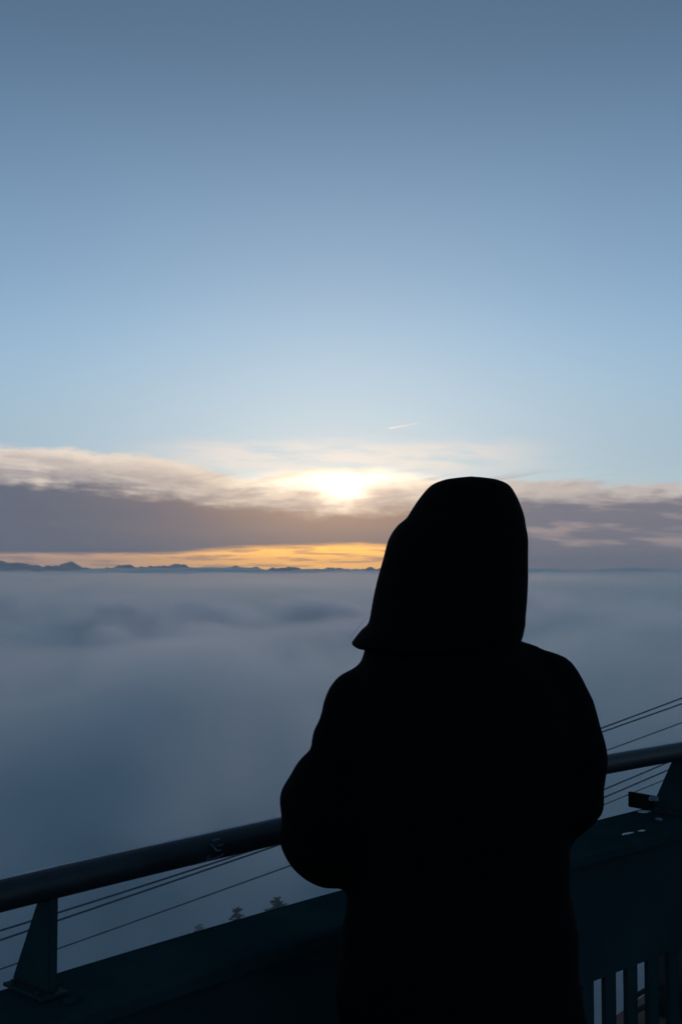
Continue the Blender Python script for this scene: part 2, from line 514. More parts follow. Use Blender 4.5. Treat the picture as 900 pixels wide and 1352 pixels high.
for A in (vt[0], vt[-1]):
    for k in range(n - 1): bm.faces.new((A[0][k], A[1][k], A[1][k + 1], A[0][k + 1]))
bmesh.ops.recalc_face_normals(bm, faces=bm.faces)
tag(obj('mist_bank', bm, puffm, smooth=False), kind='stuff')

# thin even air over the whole view
hazem = bpy.data.materials.new('haze'); hazem.use_nodes = True
ht = hazem.node_tree; ht.nodes.clear()
ho = ht.nodes.new('ShaderNodeOutputMaterial'); hv = ht.nodes.new('ShaderNodeVolumePrincipled')
hv.inputs['Color'].default_value = (.90, .95, 1.0, 1); hv.inputs['Density'].default_value = 8e-5; hv.inputs['Anisotropy'].default_value = .4
ht.links.new(hv.outputs[0], ho.inputs['Volume'])
bm = bmesh.new()
box(bm, (0, 0, 0), (30000, 30000, 340))
tag(obj('haze', bm, hazem, smooth=False), kind='stuff')

# ------------------------------------------------------------------ terrace
# the parapet bends gently: an arc about TC
RAIL_Z = 1.10
TC = Vector((8.492, -6.224))     # centre of the round terrace
RR = 12.0
def arc(a, rad):                 # a: angle round the terrace, measured from world +y towards -x
    return Vector((TC.x - rad * math.sin(a), TC.y + rad * math.cos(a)))
def arc3(a, rad, z):
    p = arc(a, rad); return Vector((p.x, p.y, z))
A0, A1 = R(20), R(70)            # stretch that is built
NSEG = 90
angs = [A0 + (A1 - A0) * i / NSEG for i in range(NSEG + 1)]

def arc_band(bm, prof_pts, an=angs):
    """sweep a closed (radius, z) outline along the arc"""
    loft(bm, [[arc3(a, r_, z_) for r_, z_ in prof_pts] for a in an])

paint = noisy(mat('dark_paint', (.02, .04, .05), .95, 0, .0), (.009, .034, .039), (.019, .056, .063), scale=3, bump=.15, bscale=90, bdist=.001, rough=(.92, 1.0))
wallm = noisy(mat('parapet_paint', (.03, .06, .07), .8, 0, .1), (.008, .034, .040), (.015, .049, .057), scale=2, bump=.2, bscale=40, bdist=.001, rough=(.7, .9))
concrete = noisy(mat('terrace_concrete', (.18, .18, .18), .9), (.05, .052, .055), (.10, .10, .105), scale=2, bump=.3, bscale=60, bdist=.002)

bm = bmesh.new()
disc = [bm.verts.new((TC.x - (RR + .05) * math.sin(k * math.tau / 180), TC.y + (RR + .05) * math.cos(k * math.tau / 180), 0)) for k in range(180)]
disc2 = [bm.verts.new((v.co.x, v.co.y, -.35)) for v in disc]
bm.faces.new(disc); bm.faces.new(disc2[::-1])
for k in range(180): bm.faces.new((disc[k], disc2[k], disc2[(k + 1) % 180], disc[(k + 1) % 180]))
bmesh.ops.recalc_face_normals(bm, faces=bm.faces)
tag(obj('terrace_floor', bm, concrete, smooth=False), kind='structure')

# parapet: solid upper panel, coping ledge, slat screen below
WI = RR - .075                   # inner face
wall = empty('parapet_wall', arc3(R(45), RR, 0))
tag(wall, 'dark blue grey parapet wall with wide flat ledge on top and slotted lower part', 'parapet')
bm = bmesh.new()
arc_band(bm, [(WI + .006, .622), (WI + .006, .902), (WI + .05, .902), (WI + .05, .622)])
bmesh.ops.recalc_face_normals(bm, faces=bm.faces)
obj('panel', bm, wallm, wall, smooth=False)
bm = bmesh.new()
def coping_out(a): return RR + .08 + .042 * max(0, min(1, (R(43.5) - a) / R(4.5)))
loft(bm, [[arc3(a, r_, z_) for r_, z_ in [(RR - .097, .905), (RR - .097, .925), (RR - .092, .930), (coping_out(a) - .005, .930), (coping_out(a), .925), (coping_out(a), .875), (coping_out(a) - .006, .875), (coping_out(a) - .006, .905)]] for a in angs])
bmesh.ops.recalc_face_normals(bm, faces=bm.faces)
obj('coping', bm, paint, wall, smooth=False)
SLAT_PHASE = 0.0
bm = bmesh.new()
pitch_a = .0875 / WI
a = A0 + SLAT_PHASE
while a < A1:
    aa = [a, a + (.042 / WI)]
    loft(bm, [[arc3(q, WI + .010, .085), arc3(q, WI + .010, .621), arc3(q, WI + .022, .621), arc3(q, WI + .022, .085)] for q in aa])
    a += pitch_a
arc_band(bm, [(WI + .002, .03), (WI + .002, .085), (WI + .04, .085), (WI + .04, .03)])
bmesh.ops.recalc_face_normals(bm, faces=bm.faces)
obj('slat_screen', bm, wallm, wall, smooth=False)

# railing: round tube on triangular plate posts
steel = noisy(mat('rail_steel', (.03, .05, .06), .42, .0, .5), (.008, .018, .024), (.020, .036, .044), scale=14, bump=.25, bscale=70, bdist=.0012, rough=(.35, .6))
blackm = noisy(mat('black_paint', (.006, .007, .008), .8, 0, .1), (.004, .005, .006), (.010, .011, .012), scale=20)
rail = empty('railing', arc3(R(45), RR, .93))
tag(rail, 'dark round steel handrail on triangular plate posts fixed to the parapet ledge', 'railing')
bm = bmesh.new()
tube(bm, [arc3(a, RR, RAIL_Z) for a in angs], .0245, 28)
hr = obj('handrail', bm, steel, rail)
highlightm = noisy(mat('pale_highlight', (.6, .65, .7), .8, 0, .2), (.50, .55, .60), (.75, .78, .82), scale=60, bump=.4, bscale=300, bdist=.001)  # painted highlight: pale strip of uneven width along the top of the tube
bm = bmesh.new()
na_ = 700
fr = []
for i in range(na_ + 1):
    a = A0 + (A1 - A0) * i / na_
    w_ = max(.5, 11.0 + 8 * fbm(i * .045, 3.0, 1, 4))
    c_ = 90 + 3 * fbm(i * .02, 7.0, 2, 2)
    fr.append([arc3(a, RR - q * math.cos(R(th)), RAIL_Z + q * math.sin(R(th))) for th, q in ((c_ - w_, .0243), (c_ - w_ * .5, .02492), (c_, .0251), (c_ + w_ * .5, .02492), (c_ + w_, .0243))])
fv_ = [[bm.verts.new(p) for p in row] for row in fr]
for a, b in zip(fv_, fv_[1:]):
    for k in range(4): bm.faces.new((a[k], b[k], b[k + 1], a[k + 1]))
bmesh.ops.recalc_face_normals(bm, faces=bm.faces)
fo_ = obj('rail_highlight', bm, highlightm, rail)
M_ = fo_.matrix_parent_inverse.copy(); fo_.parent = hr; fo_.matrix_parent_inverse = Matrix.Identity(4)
def post_angle(px):              # angle whose rail point appears at photo column px
    best = min(((abs(450 + F * arc(A0 + (A1 - A0) * i / 4000, RR).x / max(arc(A0 + (A1 - A0) * i / 4000, RR).y, .05) - px), i) for i in range(4001)))
    return A0 + (A1 - A0) * best[1] / 4000
aL, aR_ = post_angle(73), post_angle(893)
step_a = aL - aR_
def make_post(a):
    rad = Vector((-math.sin(a), math.cos(a), 0)); tan = Vector((math.cos(a), math.sin(a), 0))
    bm = bmesh.new()
    z0, z1 = .9385, RAIL_Z - .018
    out = [(-.012, z0), (-.012, z1), (.012, z1), (.022, z1 - .012), (.088, z0)]
    vs = []
    for s in (-.008, .008):
        vs.append([bm.verts.new(arc3(a, RR, 0) + rad * o + tan * s + Vector((0, 0, z))) for o, z in out])
    bm.faces.new(vs[0]); bm.faces.new(vs[1][::-1])
    n = len(out)
    for i in range(n): bm.faces.new((vs[0][i], vs[0][(i + 1) % n], vs[1][(i + 1) % n], vs[1][i]))
    bmesh.ops.recalc_face_normals(bm, faces=bm.faces)
    bmesh.ops.bevel(bm, geom=bm.edges[:], offset=.0015, segments=2, affect='EDGES')
    p = obj('post', bm, paint, rail, smooth=False)
    bm = bmesh.new()
    rm = Matrix((( tan.x, rad.x, 0), (tan.y, rad.y, 0), (0, 0, 1)))
    box(bm, arc3(a, RR, .9335) + rad * .034, (.050, .108, .006), rm)
    bmesh.ops.bevel(bm, geom=bm.edges[:], offset=.0015, segments=1, affect='EDGES')
    for s in (-.017, .017):
        for o in (.004, .070):
            c = arc3(a, RR, .942) + rad * o + tan * s
            tube(bm, [c - Vector((0, 0, .006)), c + Vector((0, 0, .001))], .0045, 6)
    b = obj('base_plate', bm, wallm, p, smooth=False)
    return p
for k in range(-1, 3):
    if A0 < aR_ + k * step_a < A1: make_post(aR_ + k * step_a)
# bracket beside the post, reaching out over the ledge
a_b = aR_ + .015 / RR
rad = Vector((-math.sin(a_b), math.cos(a_b), 0)); tan = Vector((math.cos(a_b), math.sin(a_b), 0))
bm = bmesh.new()
rm = Matrix(((tan.x, rad.x, 0), (tan.y, rad.y, 0), (0, 0, 1)))
box(bm, arc3(a_b, RR, .9515) + rad * .118, (.012, .075, .041), rm)
bmesh.ops.bevel(bm, geom=bm.edges[:], offset=.0015, segments=2, affect='EDGES')
obj('bracket', bm, blackm, rail, smooth=False)

# scratched sticker mark on the tube
chrome = mat('scratched_metal', (.12, .18, .21), .35, .3, .6)
bm = bmesh.new()
def on_rail(px, t, lift=.0006):
    """t -1..1 across the visible face of the tube, px photo column"""
    a = post_angle(px)
    th = R(-12 + 62 * t)         # 0 = facing the terrace
    rr_ = .0245 + lift
    return arc3(a, RR - rr_ * math.cos(th), RAIL_Z + rr_ * math.sin(th))
def stroke(pts, w=.0016):
    for (p0, t0), (p1, t1) in zip(pts, pts[1:]):
        n = 4
        tube(bm, [on_rail(p0 + (p1 - p0) * i / n, t0 + (t1 - t0) * i / n, .0002) for i in range(n + 1)], w, 6)
stroke([(270, .62), (276, .1), (281, .05)])
stroke([(272, .75), (281, .78)], .002)
stroke([(277, .38), (285, .40)], .0012)
stroke([(268, -.50), (285, -.42), (286, -.2)], .0016)
stroke([(266, -.1), (266, -.72)], .0016)
stroke([(269, -.1), (270, -.42)], .0010)
tri = [on_rail(248, -.82), on_rail(265, -.15), on_rail(265.5, -.80)]
mid = on_rail(261, -.6, .0008)
vv = [bm.verts.new(p) for p in tri] + [bm.verts.new(mid)]
for i in range(3): bm.faces.new((vv[i], vv[(i + 1) % 3], vv[3]))
sk = obj('sticker', bm, chrome, hr, smooth=False, world_space=False)
sk.matrix_parent_inverse = Matrix.Translation(rail.location).inverted() @ Matrix.Identity(4)
sk.matrix_parent_inverse = Matrix.Identity(4)
sk['label'] = 'scratched angular sticker on the handrail'

# ------------------------------------------------------------------ ice and snow crumbs on the ledge
icem = noisy(mat('ice', (.5, .55, .6), .45, 0, .5), (.42, .47, .52), (.72, .75, .78), scale=40, bump=.5, bscale=160, bdist=.002)
oldice = noisy(mat('old_ice', (.12, .2, .26), .6, 0, .3), (.07, .13, .18), (.16, .24, .30), scale=60, bump=.4, bscale=160, bdist=.002)
def crumb(name, label, cat, px, py, w, d, h, seed, z=.9305, mt=None):
    Y = (EYE - z) * F / (py - HOR)
    p = at(px, py, Y); p.z = z
    bm = bmesh.new()
    bmesh.ops.create_icosphere(bm, subdivisions=3, radius=1)
    for v in bm.verts:
        k = 1 + .45 * noise.noise(v.co * 1.6 + Vector((seed, 0, 0))) + .2 * noise.noise(v.co * 4 + Vector((0, seed, 0)))
        v.co = Vector((v.co.x * w * k, v.co.y * d * k, max(-.15, v.co.z) * h * k))
    for v in bm.verts: v.co.z += .15 * h * .5
    rz = R(42)
    bmesh.ops.rotate(bm, verts=bm.verts, cent=(0, 0, 0), matrix=Matrix.Rotation(rz + .25 * math.sin(seed * 3), 3, 'Z'))
    o = obj(name, bm, mt or icem)
    o.location = p
    return tag(o, label, cat, 'ice and snow crumbs on the parapet ledge')
crumb('ice_patch', 'flat pale ice scrap on the ledge beside the dark bracket', 'ice', 850, 1067.5, .019, .011, .0025, 1.3)
crumb('ice_patch', 'long thin sliver of ice lying farthest from the right post on the ledge', 'ice', 828, 1095.5, .021, .005, .0018, 4.1)
crumb('ice_patch', 'tiny short ice chip beside the long thin sliver on the ledge', 'ice', 846, 1092, .010, .005, .0018, 7.7)
crumb('snow_lump', 'small bluish snow lump at the foot of the right post', 'snow', 869, 1077.5, .013, .009, .004, 2.9, mt=oldice)
crumb('snow_clump', 'blurred bluish snow clump behind the bracket against the right post', 'snow', 862, 1052, .014, .012, .010, 5.5, .972, oldice)
crumb('grit_lump', 'low dark lump of frozen grit beside the left post on the ledge', 'grit', 96, 1308, .018, .010, .006, 9.2, mt=paint)

# ------------------------------------------------------------------ maintenance walkway seen through the slots
mw = empty('maintenance_walkway', at(850, 1330, 3.9))
tag(mw, 'dark steel maintenance walkway with handrails below the parapet slots', 'walkway')
bm = bmesh.new()
p0, p1 = at(800, 1362, 3.9), at(872, 1322, 4.3)
dirv = (p1 - p0).normalized()
def ext(a, b, s, e): return a - (b - a) * s, b + (b - a) * e
q0, q1 = ext(at(842, 1333.5, 3.9), at(853, 1327.5, 4.1), .3, 6)
tube(bm, [q0, q1], .0085, 10)
q0, q1 = ext(at(842, 1313, 3.9), at(853, 1306, 4.1), .3, 6)
tube(bm, [q0, q1], .0085, 10)
obj('handrail', bm, steel, mw)
bm = bmesh.new()
c = at(893, 1300, 4.2)
box(bm, (c.x, c.y, -1.2), (.13, .13, 3.9), Matrix.Rotation(R(42), 3, 'Z'))
c2 = at(915, 1300, 4.5)
box(bm, (c2.x, c2.y, -1.2), (.11, .11, 3.9), Matrix.Rotation(R(42), 3, 'Z'))
obj('column', bm, steel, mw, smooth=False)
bm = bmesh.new()
a_, b_ = at(812, 1347, 3.7), at(824, 1338, 3.9)
a_, b_ = ext(a_, b_, 1.0, 7)
m_ = (a_ + b_) / 2
d_ = (b_ - a_); ln = d_.length
rz_ = math.atan2(d_.y, d_.x)
rot = Matrix.Rotation(rz_, 3, 'Z') @ Matrix.Rotation(-math.atan2(d_.z, math.hypot(d_.x, d_.y)), 3, 'Y')
box(bm, m_ + Vector((.10, -.12, -.03)), (ln, .36, .05), rot)
obj('deck', bm, wallm, mw, smooth=False)

# ------------------------------------------------------------------ cableway ropes in the fog
ropem = mat('steel_rope', (.06, .09, .12), .6, .2, .4)
def rope(label, pts, dia):
    """pts (px, py, depth): three points fix a hanging curve"""
    P3 = [at(*p) for p in pts]
    ts = [(p - P3[0]).length / (P3[2] - P3[0]).length for p in P3]
    def q(t):
        l0 = (t - ts[1]) * (t - ts[2]) / ((ts[0] - ts[1]) * (ts[0] - ts[2]))
        l1 = (t - ts[0]) * (t - ts[2]) / ((ts[1] - ts[0]) * (ts[1] - ts[2]))
        l2 = (t - ts[0]) * (t - ts[1]) / ((ts[2] - ts[0]) * (ts[2] - ts[1]))
        return P3[0] * l0 + P3[1] * l1 + P3[2] * l2
    bm = bmesh.new()
    tube(bm, [q(-1.0 + 3.4 * i / 60) for i in range(61)], dia / 2, 8)
    return tag(obj('cable', bm, ropem), label, 'cable', 'cableway ropes hanging below the terrace')
def dep(px): return 24 + 12 * px / 900
rope('highest of the steel cables in the fog, upper of the twin thick pair', [(0, 1229, dep(0)), (365, 1112, dep(365)), (900, 921.5, dep(900))], .046)
rope('lower rope of the high twin thick cable pair crossing behind the hooded person', [(0, 1241.5, dep(0)), (365, 1116.5, dep(365)), (900, 929, dep(900))], .046)
rope('thin single cable running just below the high twin pair', [(0, 1280, dep(0)), (365, 1149.5, dep(365)), (900, 954, dep(900))], .034)
def dep2(px): return 20 + 8 * (px - 500) / 400
rope('upper rope of the low twin cable pair, under the handrail at right', [(600, 1124, dep2(600)), (800, 1041, dep2(800)), (900, 998.5, dep2(900))], .036)
rope('lower rope of the low twin cable pair, meeting the right post mid-height', [(600, 1136, dep2(600)), (800, 1051.5, dep2(800)), (900, 1008.5, dep2(900))], .036)
rope('lowest thin cable, passing just above the dark bracket on the ledge', [(600, 1143, dep2(600)), (800, 1061, dep2(800)), (900, 1020, dep2(900))], .024)

# ------------------------------------------------------------------ fir tops in the fog
needle = noisy(mat('fir_needles', (.03, .05, .04), .8), (.018, .032, .026), (.045, .065, .055), scale=6, bump=0)
bark = noisy(mat('fir_bark', (.07, .05, .04), .9), (.05, .038, .03), (.10, .075, .06), scale=9)
def fir(px, py, Y, label, seed, H=None, lean=0.0, width=1.0):
    rn = random.Random(seed)
    top = at(px, py, Y)
    gz = ground_z(top.x, top.y)
    H = top.z - gz
    t = empty('fir_tree', (top.x, top.y, gz))
    tag(t, label, 'tree', 'fir trees rising from the slope in fog')
    bm = bmesh.new()
    tube(bm, [(lean * (i / 10) ** 2, 0, H * i / 10) for i in range(11)], [.16 * (1 - i / 10.3) + .008 for i in range(11)], 8)
    obj('trunk', bm, bark, t, world_space=False)
    bm = bmesh.new()
    z = H - .04
    while z > H * .12:
        d = H - z
        ln = min(.16 + .46 * d ** .75 * width, 2.1) * rn.uniform(.65, 1.15)
        k = rn.uniform(0, 6.28)
        nb = 7 if d < 1 else 9
        for b in range(nb):
            if rn.random() < .08: continue
            an = k + b * math.tau / nb + rn.uniform(-.35, .35)
            l2 = ln * rn.uniform(.6, 1.15)
            dr = Vector((math.cos(an), math.sin(an), rn.uniform(-.5, .4)))
            side = Vector((-math.sin(an), math.cos(an), 0))
            o = Vector((lean * (z / H) ** 2, 0, z))
            tube(bm, [o, o + dr * l2 * .6, o + dr * l2 + Vector((0, 0, .05 * l2))], [.014, .009, .003], 5)
            nn = max(9, int(l2 * 30))
            for i in range(nn):
                f = (i + .6) / nn
                c = o + dr * l2 * f
                for sgn in (-1, 1):
                    sl_ = .20 * l2 * (1.15 - f) + .035
                    tip = c + side * sgn * sl_ * rn.uniform(.7, 1.2) + dr * sl_ * .6 + Vector((0, 0, rn.uniform(-.05, .03)))
                    wv = dr * .028 + Vector((0, 0, .020))
                    v = [bm.verts.new(c - wv), bm.verts.new(c + wv), bm.verts.new(tip)]
                    bm.faces.new(v)
        z -= rn.uniform(.06, .11) + .02 * d
    obj('crown', bm, needle, t, smooth=False, world_space=False)
fir(313, 1199, 43, 'pointed fir tree top in fog, middle of three above the ledge', 3, width=.9)
fir(362, 1185, 44, 'broad ragged fir tree top in fog nearest the person', 8, lean=.10, width=1.35)
fir(263, 1221, 52, 'faintest fir tree top in fog, barely showing over the ledge', 12, width=1.0)

# ------------------------------------------------------------------ vapour trail
trm = bpy.data.materials.new('ice_vapour'); trm.use_nodes = True
tt = trm.node_tree; tt.nodes.clear()
to = tt.nodes.new('ShaderNodeOutputMaterial'); tv = tt.nodes.new('ShaderNodeVolumePrincipled')
tv.inputs['Color'].default_value = (1, 1, 1, 1); tv.inputs['Density'].default_value = .032; tv.inputs['Anisotropy'].default_value = .9
tt.links.new(tv.outputs[0], to.inputs['Volume'])
bm = bmesh.new()
a_, b_ = at(513.5, 565.5, 9500), at(551, 559, 9900)
tube(bm, [a_.lerp(b_, i / 24) + Vector((0, 0, 1.5 * noise.noise(Vector((i * .5, 0, 0))))) for i in range(25)],
     [(2.5 + 6.5 * (1 - i / 24) ** .8) * (.75 + .25 * min(1, i / 2)) for i in range(25)], 10)
bmesh.ops.recalc_face_normals(bm, faces=bm.faces)
tag(obj('contrail', bm, trm), 'short bright vapour trail in the blue sky above the sun', 'contrail')

# ------------------------------------------------------------------ the person
PD = 1.9
PX = 600.0
base = at(PX, HOR, PD); base.z = 0
vaz = math.atan2(base.x, base.y)                 # bearing of the person from the camera
dist = math.hypot(base.x, base.y)
person = empty('person', base, -vaz)
tag(person, 'person seen from behind in a long black hooded coat, leaning at the dark handrail', 'person')
S = dist / F * math.cos(vaz)                     # metres per photo pixel at the person
def lp(px, py, d=0.0):
    """local point of the figure: photo pixel and depth beyond (+) or before (-) the figure's axis"""
    k = S * (dist + d) / dist
    return Vector(((px - PX) * k, d, EYE + (HOR - py) * k))
FAZ = R(32)                                      # faces this far to the left of the line of sight
fwd = Vector((-math.sin(FAZ), math.cos(FAZ), 0)); rgt = Vector((math.cos(FAZ), math.sin(FAZ), 0))

cloth = mat('black_cloth', (.0035, .0045, .0055), .95, 0, .05)
ct = cloth.node_tree
_tc = ct.nodes.new('ShaderNodeTexCoord'); _n = ct.nodes.new('ShaderNodeTexNoise'); _n.inputs['Scale'].default_value = 420
_n.inputs['Detail'].default_value = 3
_b = ct.nodes.new('ShaderNodeBump'); _b.inputs['Strength'].default_value = .5; _b.inputs['Distance'].default_value = .0006
ct.links.new(_tc.outputs['Object'], _n.inputs['Vector']); ct.links.new(_n.outputs[0], _b.inputs['Height'])
ct.links.new(_b.outputs[0], ct.nodes['Principled BSDF'].inputs['Normal'])
trouser = noisy(mat('dark_trousers', (.012, .013, .018), .9, 0, .2), (.010, .011, .015), (.016, .017, .022), scale=30, bump=.3, bscale=300, bdist=.001)
skin = noisy(mat('skin', (.42, .27, .20), .55, 0, .4), (.38, .24, .18), (.46, .30, .22), scale=18, bump=.1, bscale=200, bdist=.0005)
leather = mat('black_leather', (.012, .011, .010), .5)
hairm = noisy(mat('dark_hair', (.02, .014, .010), .5), (.012, .009, .007), (.03, .02, .014), scale=40)

# --- body: head with face, neck, trunk, arms and hands in one skin
bm = bmesh.new()
HC = lp(603, 742, .015)                          # centre of the skull
ball(bm, HC + Vector((0, 0, .022)), (.072, .082, .088), 28)
ball(bm, HC + fwd * .02 + Vector((0, 0, -.040)), (.058, .060, .070), 24)
ball(bm, HC + fwd * .055 + Vector((0, 0, -.088)), (.026, .024, .022), 16)          # chin
tube(bm, [HC + fwd * .078 + Vector((0, 0, .012)), HC + fwd * .094 + Vector((0, 0, -.012)), HC + fwd * .106 + Vector((0, 0, -.034))], [.008, .010, .013], 12)   # nose
for s in (-1, 1):
    ball(bm, HC + fwd * .088 + rgt * s * .010 + Vector((0, 0, -.036)), .009, 12)
    ball(bm, HC + fwd * .066 + rgt * s * .031 + Vector((0, 0, .002)), (.014, .014, .010), 16)   # eyelids
    ball(bm, HC + fwd * .072 + rgt * s * .030 + Vector((0, 0, .020)), (.017, .011, .006), 12)   # brow
    ball(bm, HC + fwd * .052 + rgt * s * .042 + Vector((0, 0, -.030)), (.018, .018, .020), 16)  # cheek
    ball(bm, HC + rgt * s * .077 + Vector((0, 0, -.006)), (.009, .016, .028), 14)               # ear
ball(bm, HC + fwd * .079 + Vector((0, 0, -.057)), (.020, .010, .0055), 14)
ball(bm, HC + fwd * .077 + Vector((0, 0, -.067)), (.018, .010, .0065), 14)
capsule(bm, HC + Vector((0, 0, -.05)), lp(592, 872, .0), .052, .058)
tors = [(860, 30, .06), (900, 105, .075), (980, 108, .095), (1080, 95, .09), (1160, 102, .095), (1260, 118, .105), (1320, 112, .10)]
loft(bm, [[lp(604, py, .015) + Vector((hw * S * math.cos(q), dd * math.sin(q), 0)) for q in [i * math.tau / 28 for i in range(28)]] for py, hw, dd in tors])
SHL, ELL = lp(478, 925, .00), lp(432, 1100, .03)
SHR, ELR = lp(726, 915, .00), lp(730, 1075, .03)
HL, HR = lp(578, 1078, .245), lp(596, 1064, .27)   # hands, one in the other, in front of the chest
for sh, el, hd in ((SHL, ELL, HL), (SHR, ELR, HR)):
    capsule(bm, sh, el, .046, .037); wr = el.lerp(hd, .80)
    capsule(bm, el, wr, .037, .026); capsule(bm, sh, lp(604, 890, .01), .045, .05)
    ax = (hd - el).normalized()
    side_ = ax.cross(Vector((0, 0, 1))).normalized(); upv = side_.cross(ax).normalized()
    palm = wr + ax * .052
    ball(bm, wr + ax * .02, (.026, .026, .024), 16)
    for j in range(4):                             # metacarpals and curled fingers
        o = upv * (.027 - .018 * j)
        r0 = wr + ax * .018 + o * .6; r1 = wr + ax * .085 + o * 1.05
        capsule(bm, r0, r1, .0125, .0105, 4, 10)
        ln = (.040, .046, .042, .032)[j]
        inn = side_ * (1 if hd is HL else -1)
        k1 = r1 + (ax * .75 + inn * .45).normalized() * ln
        k2 = k1 + (ax * .10 + inn * 1.0).normalized() * ln * .62
        k3 = k2 + (ax * -.55 + inn * .7).normalized() * ln * .45
        capsule(bm, r1, k1, .0100, .0090, 4, 10); capsule(bm, k1, k2, .0090, .0082, 4, 10); capsule(bm, k2, k3, .0082, .0070, 4, 10)
    th0 = wr + ax * .018 + upv * .020
    th1 = th0 + (ax * .6 + upv * .7).normalized() * .040; th2 = th1 + (ax * .9 + upv * .15 + side_ * (.3 if hd is HL else -.3)).normalized() * .032
    th3 = th2 + (ax * .9 - upv * .2).normalized() * .024
    capsule(bm, th0, th1, .0140, .0115, 4, 10); capsule(bm, th1, th2, .0110, .0098, 4, 10); capsule(bm, th2, th3, .0098, .0082, 4, 10)
for s, fx in ((-1, 540), (1, 664)):
    hip = lp(604 + 58 * s, 1330, .01)
    foot = lp(604 + 66 * s, 1330, .01); foot.z = .11
    knee = hip.lerp(foot, .52) + fwd * .015
    capsule(bm, hip, knee, .080, .055); capsule(bm, knee, foot, .052, .036)
    capsule(bm, foot + Vector((0, 0, -.03)), foot + fwd * .12 + Vector((0, 0, -.06)), .033, .026)
body = fused('body', bm, skin, person, .0055, 3)

# --- eyes and hair
eye_m = mat('eye', (.5, .5, .5), .2)
# --- coat with sleeves
def wrinkle(co, n):
    z = co.z
    d = .0022 * fbm(co.x * 9 + 2, co.y * 9, z * 16, 3)
    # bunched sleeve folds
    if abs(co.x) > .15 and z < 1.45:
        d += .0018 * math.sin(z * 62 + co.x * 14 + 2.2 * noise.noise(co * 9))
    d += .0015 * math.sin(z * 30 + 9 * noise.noise(co * 5)) * sstep(z, 1.2, .9)
    return co + n * d
coat_rings = [  # photo row, left, right, depth front, depth back
    (836, 505, 672, .085, -.085), (846, 488, 684, .10, -.10), (858, 479, 696, .11, -.11), (868, 477, 708, .115, -.115),
    (890, 470, 735, .125, -.125), (920, 466, 750, .135, -.135), (980, 462, 756, .15, -.145), (1050, 464, 754, .155, -.145),
    (1110, 466, 742, .155, -.14), (1160, 463, 746, .155, -.14), (1185, 457, 752, .16, -.145), (1215, 451, 753, .165, -.15), (1250, 447, 754, .165, -.155),
    (1300, 443, 760, .165, -.155), (1345, 447, 769, .165, -.15), (1400, 450, 776, .165, -.15), (1440, 452, 780, .165, -.15)]
bm = bmesh.new()
rings = []
for py, l, r_, df, db in coat_rings:
    c, hw = (l + r_) / 2, (r_ - l) / 2
    ring = []
    for i in range(56):
        q = i * math.tau / 56
        cx_, sy_ = math.cos(q), math.sin(q)
        ex = .86
        px = c + hw * math.copysign(abs(cx_) ** ex, cx_)
        dd = (df if sy_ > 0 else -db) * math.copysign(abs(sy_) ** ex, sy_)
        v = lp(px, py, 0); v.y = dd
        ring.append(v)
    rings.append(ring)
loft(bm, rings)
def limb(pts):
    P = [lp(x, y, d) for x, y, r_, d in pts]; Q = [r_ * S for x, y, r_, d in pts]
    for i in range(len(P) - 1): capsule(bm, P[i], P[i + 1], Q[i], Q[i + 1], 6, 22)
limb([(508, 900, 41, -.005), (480, 926, 48, -.005), (453, 977, 42, .0), (453, 1003, 42, .0), (438, 1042, 60, .005), (435, 1062, 67, .01), (439, 1098, 70, .02), (470, 1096, 60, .10), (520, 1088, 52, .165), (556, 1081, 42, .205)])
limb([(690, 886, 38, -.005), (718, 902, 44, -.005), (735, 940, 48, .0), (743, 982, 52, .0), (742, 1015, 52, .005), (735, 1045, 55, .01), (704, 1074, 50, .02), (684, 1076, 50, .10), (650, 1072, 48, .17), (618, 1070, 41, .225)])
limb([(560, 866, 40, .0), (690, 880, 34, .0)])
# stand-up collar hidden by the hood
coat = fused('coat', bm, cloth, person, .009, 5, wrinkle)

# --- hood: a shell open at the face
hood_rows = [  # photo row, left, right
    (633, 587, 655), (640, 569.5, 671), (655, 555.5, 681), (672, 543.5, 688), (684, 535.5, 691.5), (694, 523.5, 693), (712, 512, 696), (740, 504.5, 696), (768, 497, 696), (794, 491.5, 694.5), (814, 488, 692.5), (824, 484.6, 692), (831, 477, 690.5), (838, 471, 689), (844, 466.5, 687), (849, 463.5, 684), (853, 466, 680), (856, 471, 674)]
phi_f = math.pi / 2 + R(44)                      # bearing of the face opening in the figure's x-y plane
NPH = 64
def dense(rows, n):
    out = []
    for i in range(n + 1):
        t = i / n * (len(rows) - 1); k = min(int(t), len(rows) - 2); f = t - k
        p = [rows[max(k - 1, 0)], rows[k], rows[k + 1], rows[min(k + 2, len(rows) - 1)]]
        out.append(tuple(.5 * (2 * p[1][j] + (p[2][j] - p[0][j]) * f + (2 * p[0][j] - 5 * p[1][j] + 4 * p[2][j] - p[3][j]) * f * f + (3 * p[1][j] - p[0][j] - 3 * p[2][j] + p[3][j]) * f ** 3) for j in range(3)))
    return out
bm = bmesh.new()
rows = dense(hood_rows, 60)
open_half = R(40)
grid = []
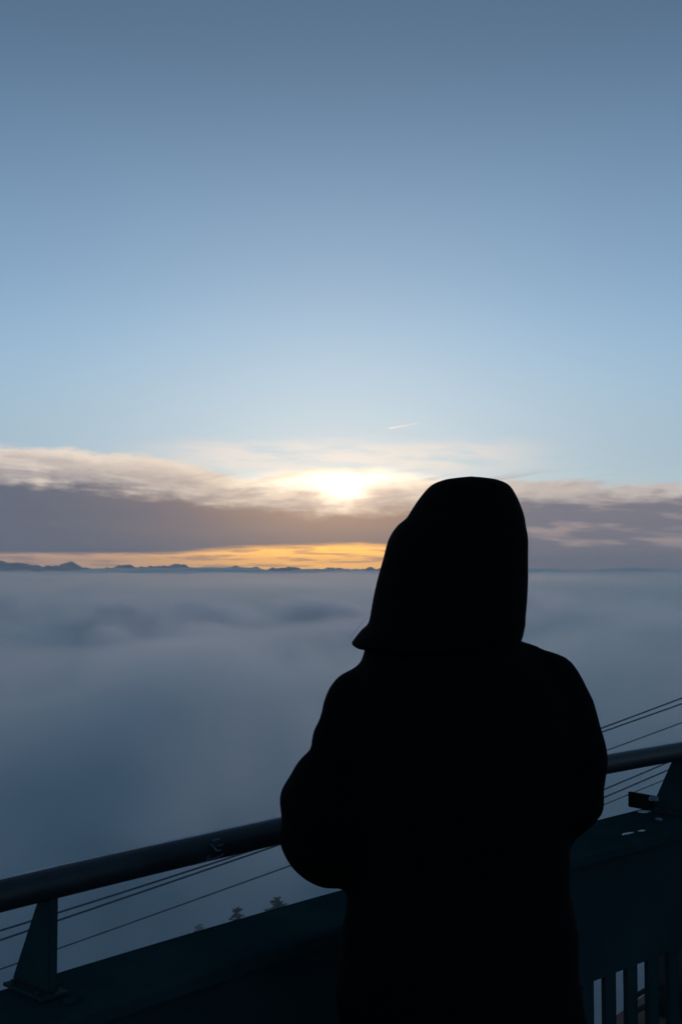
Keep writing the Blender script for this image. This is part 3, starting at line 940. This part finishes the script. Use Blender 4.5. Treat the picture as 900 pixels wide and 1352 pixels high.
for j, (py, l, r_) in enumerate(rows):
    c, hw = (l + r_) / 2, (r_ - l) / 2
    t = j / 60
    dep_ = .128 * min(1.0, (hw / 95.0)) ** .85
    hp = 0.0 if py < 668 else sstep(py, 668, 700)
    half = open_half * hp
    row = []
    for i in range(NPH + 1):
        q = phi_f + half + (math.tau - 2 * half) * i / NPH
        cx_, sy_ = math.cos(q), math.sin(q)
        ex = .93
        v = lp(c + hw * math.copysign(abs(cx_) ** ex, cx_), py, 0)
        v.y = .01 + dep_ * math.copysign(abs(sy_) ** ex, sy_)
        # soft folds
        v += Vector((cx_, sy_, 0)) * ((.0010 * math.sin(7 * q + 9 * t) * t + .0012) * fbm(cx_ * 1.5, sy_ * 1.5, t * 4, 3))
        row.append(bm.verts.new(v))
    grid.append(row)
topv = bm.verts.new(lp(622, 628.5, .0))
for i in range(NPH): bm.faces.new((topv, grid[0][i], grid[0][i + 1]))
for a, b in zip(grid, grid[1:]):
    for i in range(NPH): bm.faces.new((a[i], b[i], b[i + 1], a[i + 1]))
bmesh.ops.remove_doubles(bm, verts=bm.verts, dist=.0006)
bmesh.ops.recalc_face_normals(bm, faces=bm.faces)
hood = obj('hood', bm, cloth, person, world_space=False)
md = hood.modifiers.new('thick', 'SOLIDIFY'); md.thickness = .012; md.offset = -1
md = hood.modifiers.new('round', 'SUBSURF'); md.levels = 1; md.render_levels = 1

# --- trousers and boots
bm = bmesh.new()
for s in (-1, 1):
    hip = lp(604 + 62 * s, 1330, .01); foot = lp(604 + 66 * s, 1330, .01); foot.z = .12
    knee = hip.lerp(foot, .5) + fwd * .015
    capsule(bm, hip, knee, .098, .078); capsule(bm, knee, foot, .078, .062)
capsule(bm, lp(545, 1290, .01), lp(662, 1290, .01), .115, .115)
fused('trousers', bm, trouser, person, .012, 4, lambda co, n: co + n * (.004 * fbm(co.x * 8, co.y * 8, co.z * 12, 3)))
for s in (-1, 1):
    bm = bmesh.new()
    f0 = lp(604 + 66 * s, 1330, .01); f0.z = .0
    capsule(bm, f0 + Vector((0, 0, .20)), f0 + Vector((0, 0, .07)), .058, .052)
    capsule(bm, f0 + Vector((0, 0, .052)) - fwd * .02, f0 + fwd * .15 + Vector((0, 0, .046)), .050, .044)
    box(bm, f0 + fwd * .065 + Vector((0, 0, .014)), (.085, .26, .028), Matrix.Rotation(FAZ, 3, 'Z'))
    fused('boot', bm, leather, person, .008, 3)

# --- hair under the hood with two loose strands blown out of it
bm = bmesh.new()
ball(bm, HC - fwd * .012 + Vector((0, 0, .030)), (.079, .086, .088), 28)
for v in bm.verts:
    d = (v.co - HC)
    if d.dot(fwd) > .045: v.co -= fwd * (d.dot(fwd) - .045) * .98
    v.co += d.normalized() * .003 * noise.noise(v.co * 60)
for k, pts in enumerate(([(520, 790, .05), (484, 812, .06), (470, 832, .06), (460, 846, .06)], [(518, 800, .05), (482, 818, .06), (466, 838, .055), (459, 843, .05)])):
    P = [lp(*p) for p in pts]
    tube(bm, [P[0].lerp(P[1], i / 3) for i in range(3)] + [P[1].lerp(P[2], i / 3) for i in range(3)] + [P[2].lerp(P[3], i / 3) for i in range(4)], .00011, 5)
obj('hair', bm, hairm, person, world_space=False)
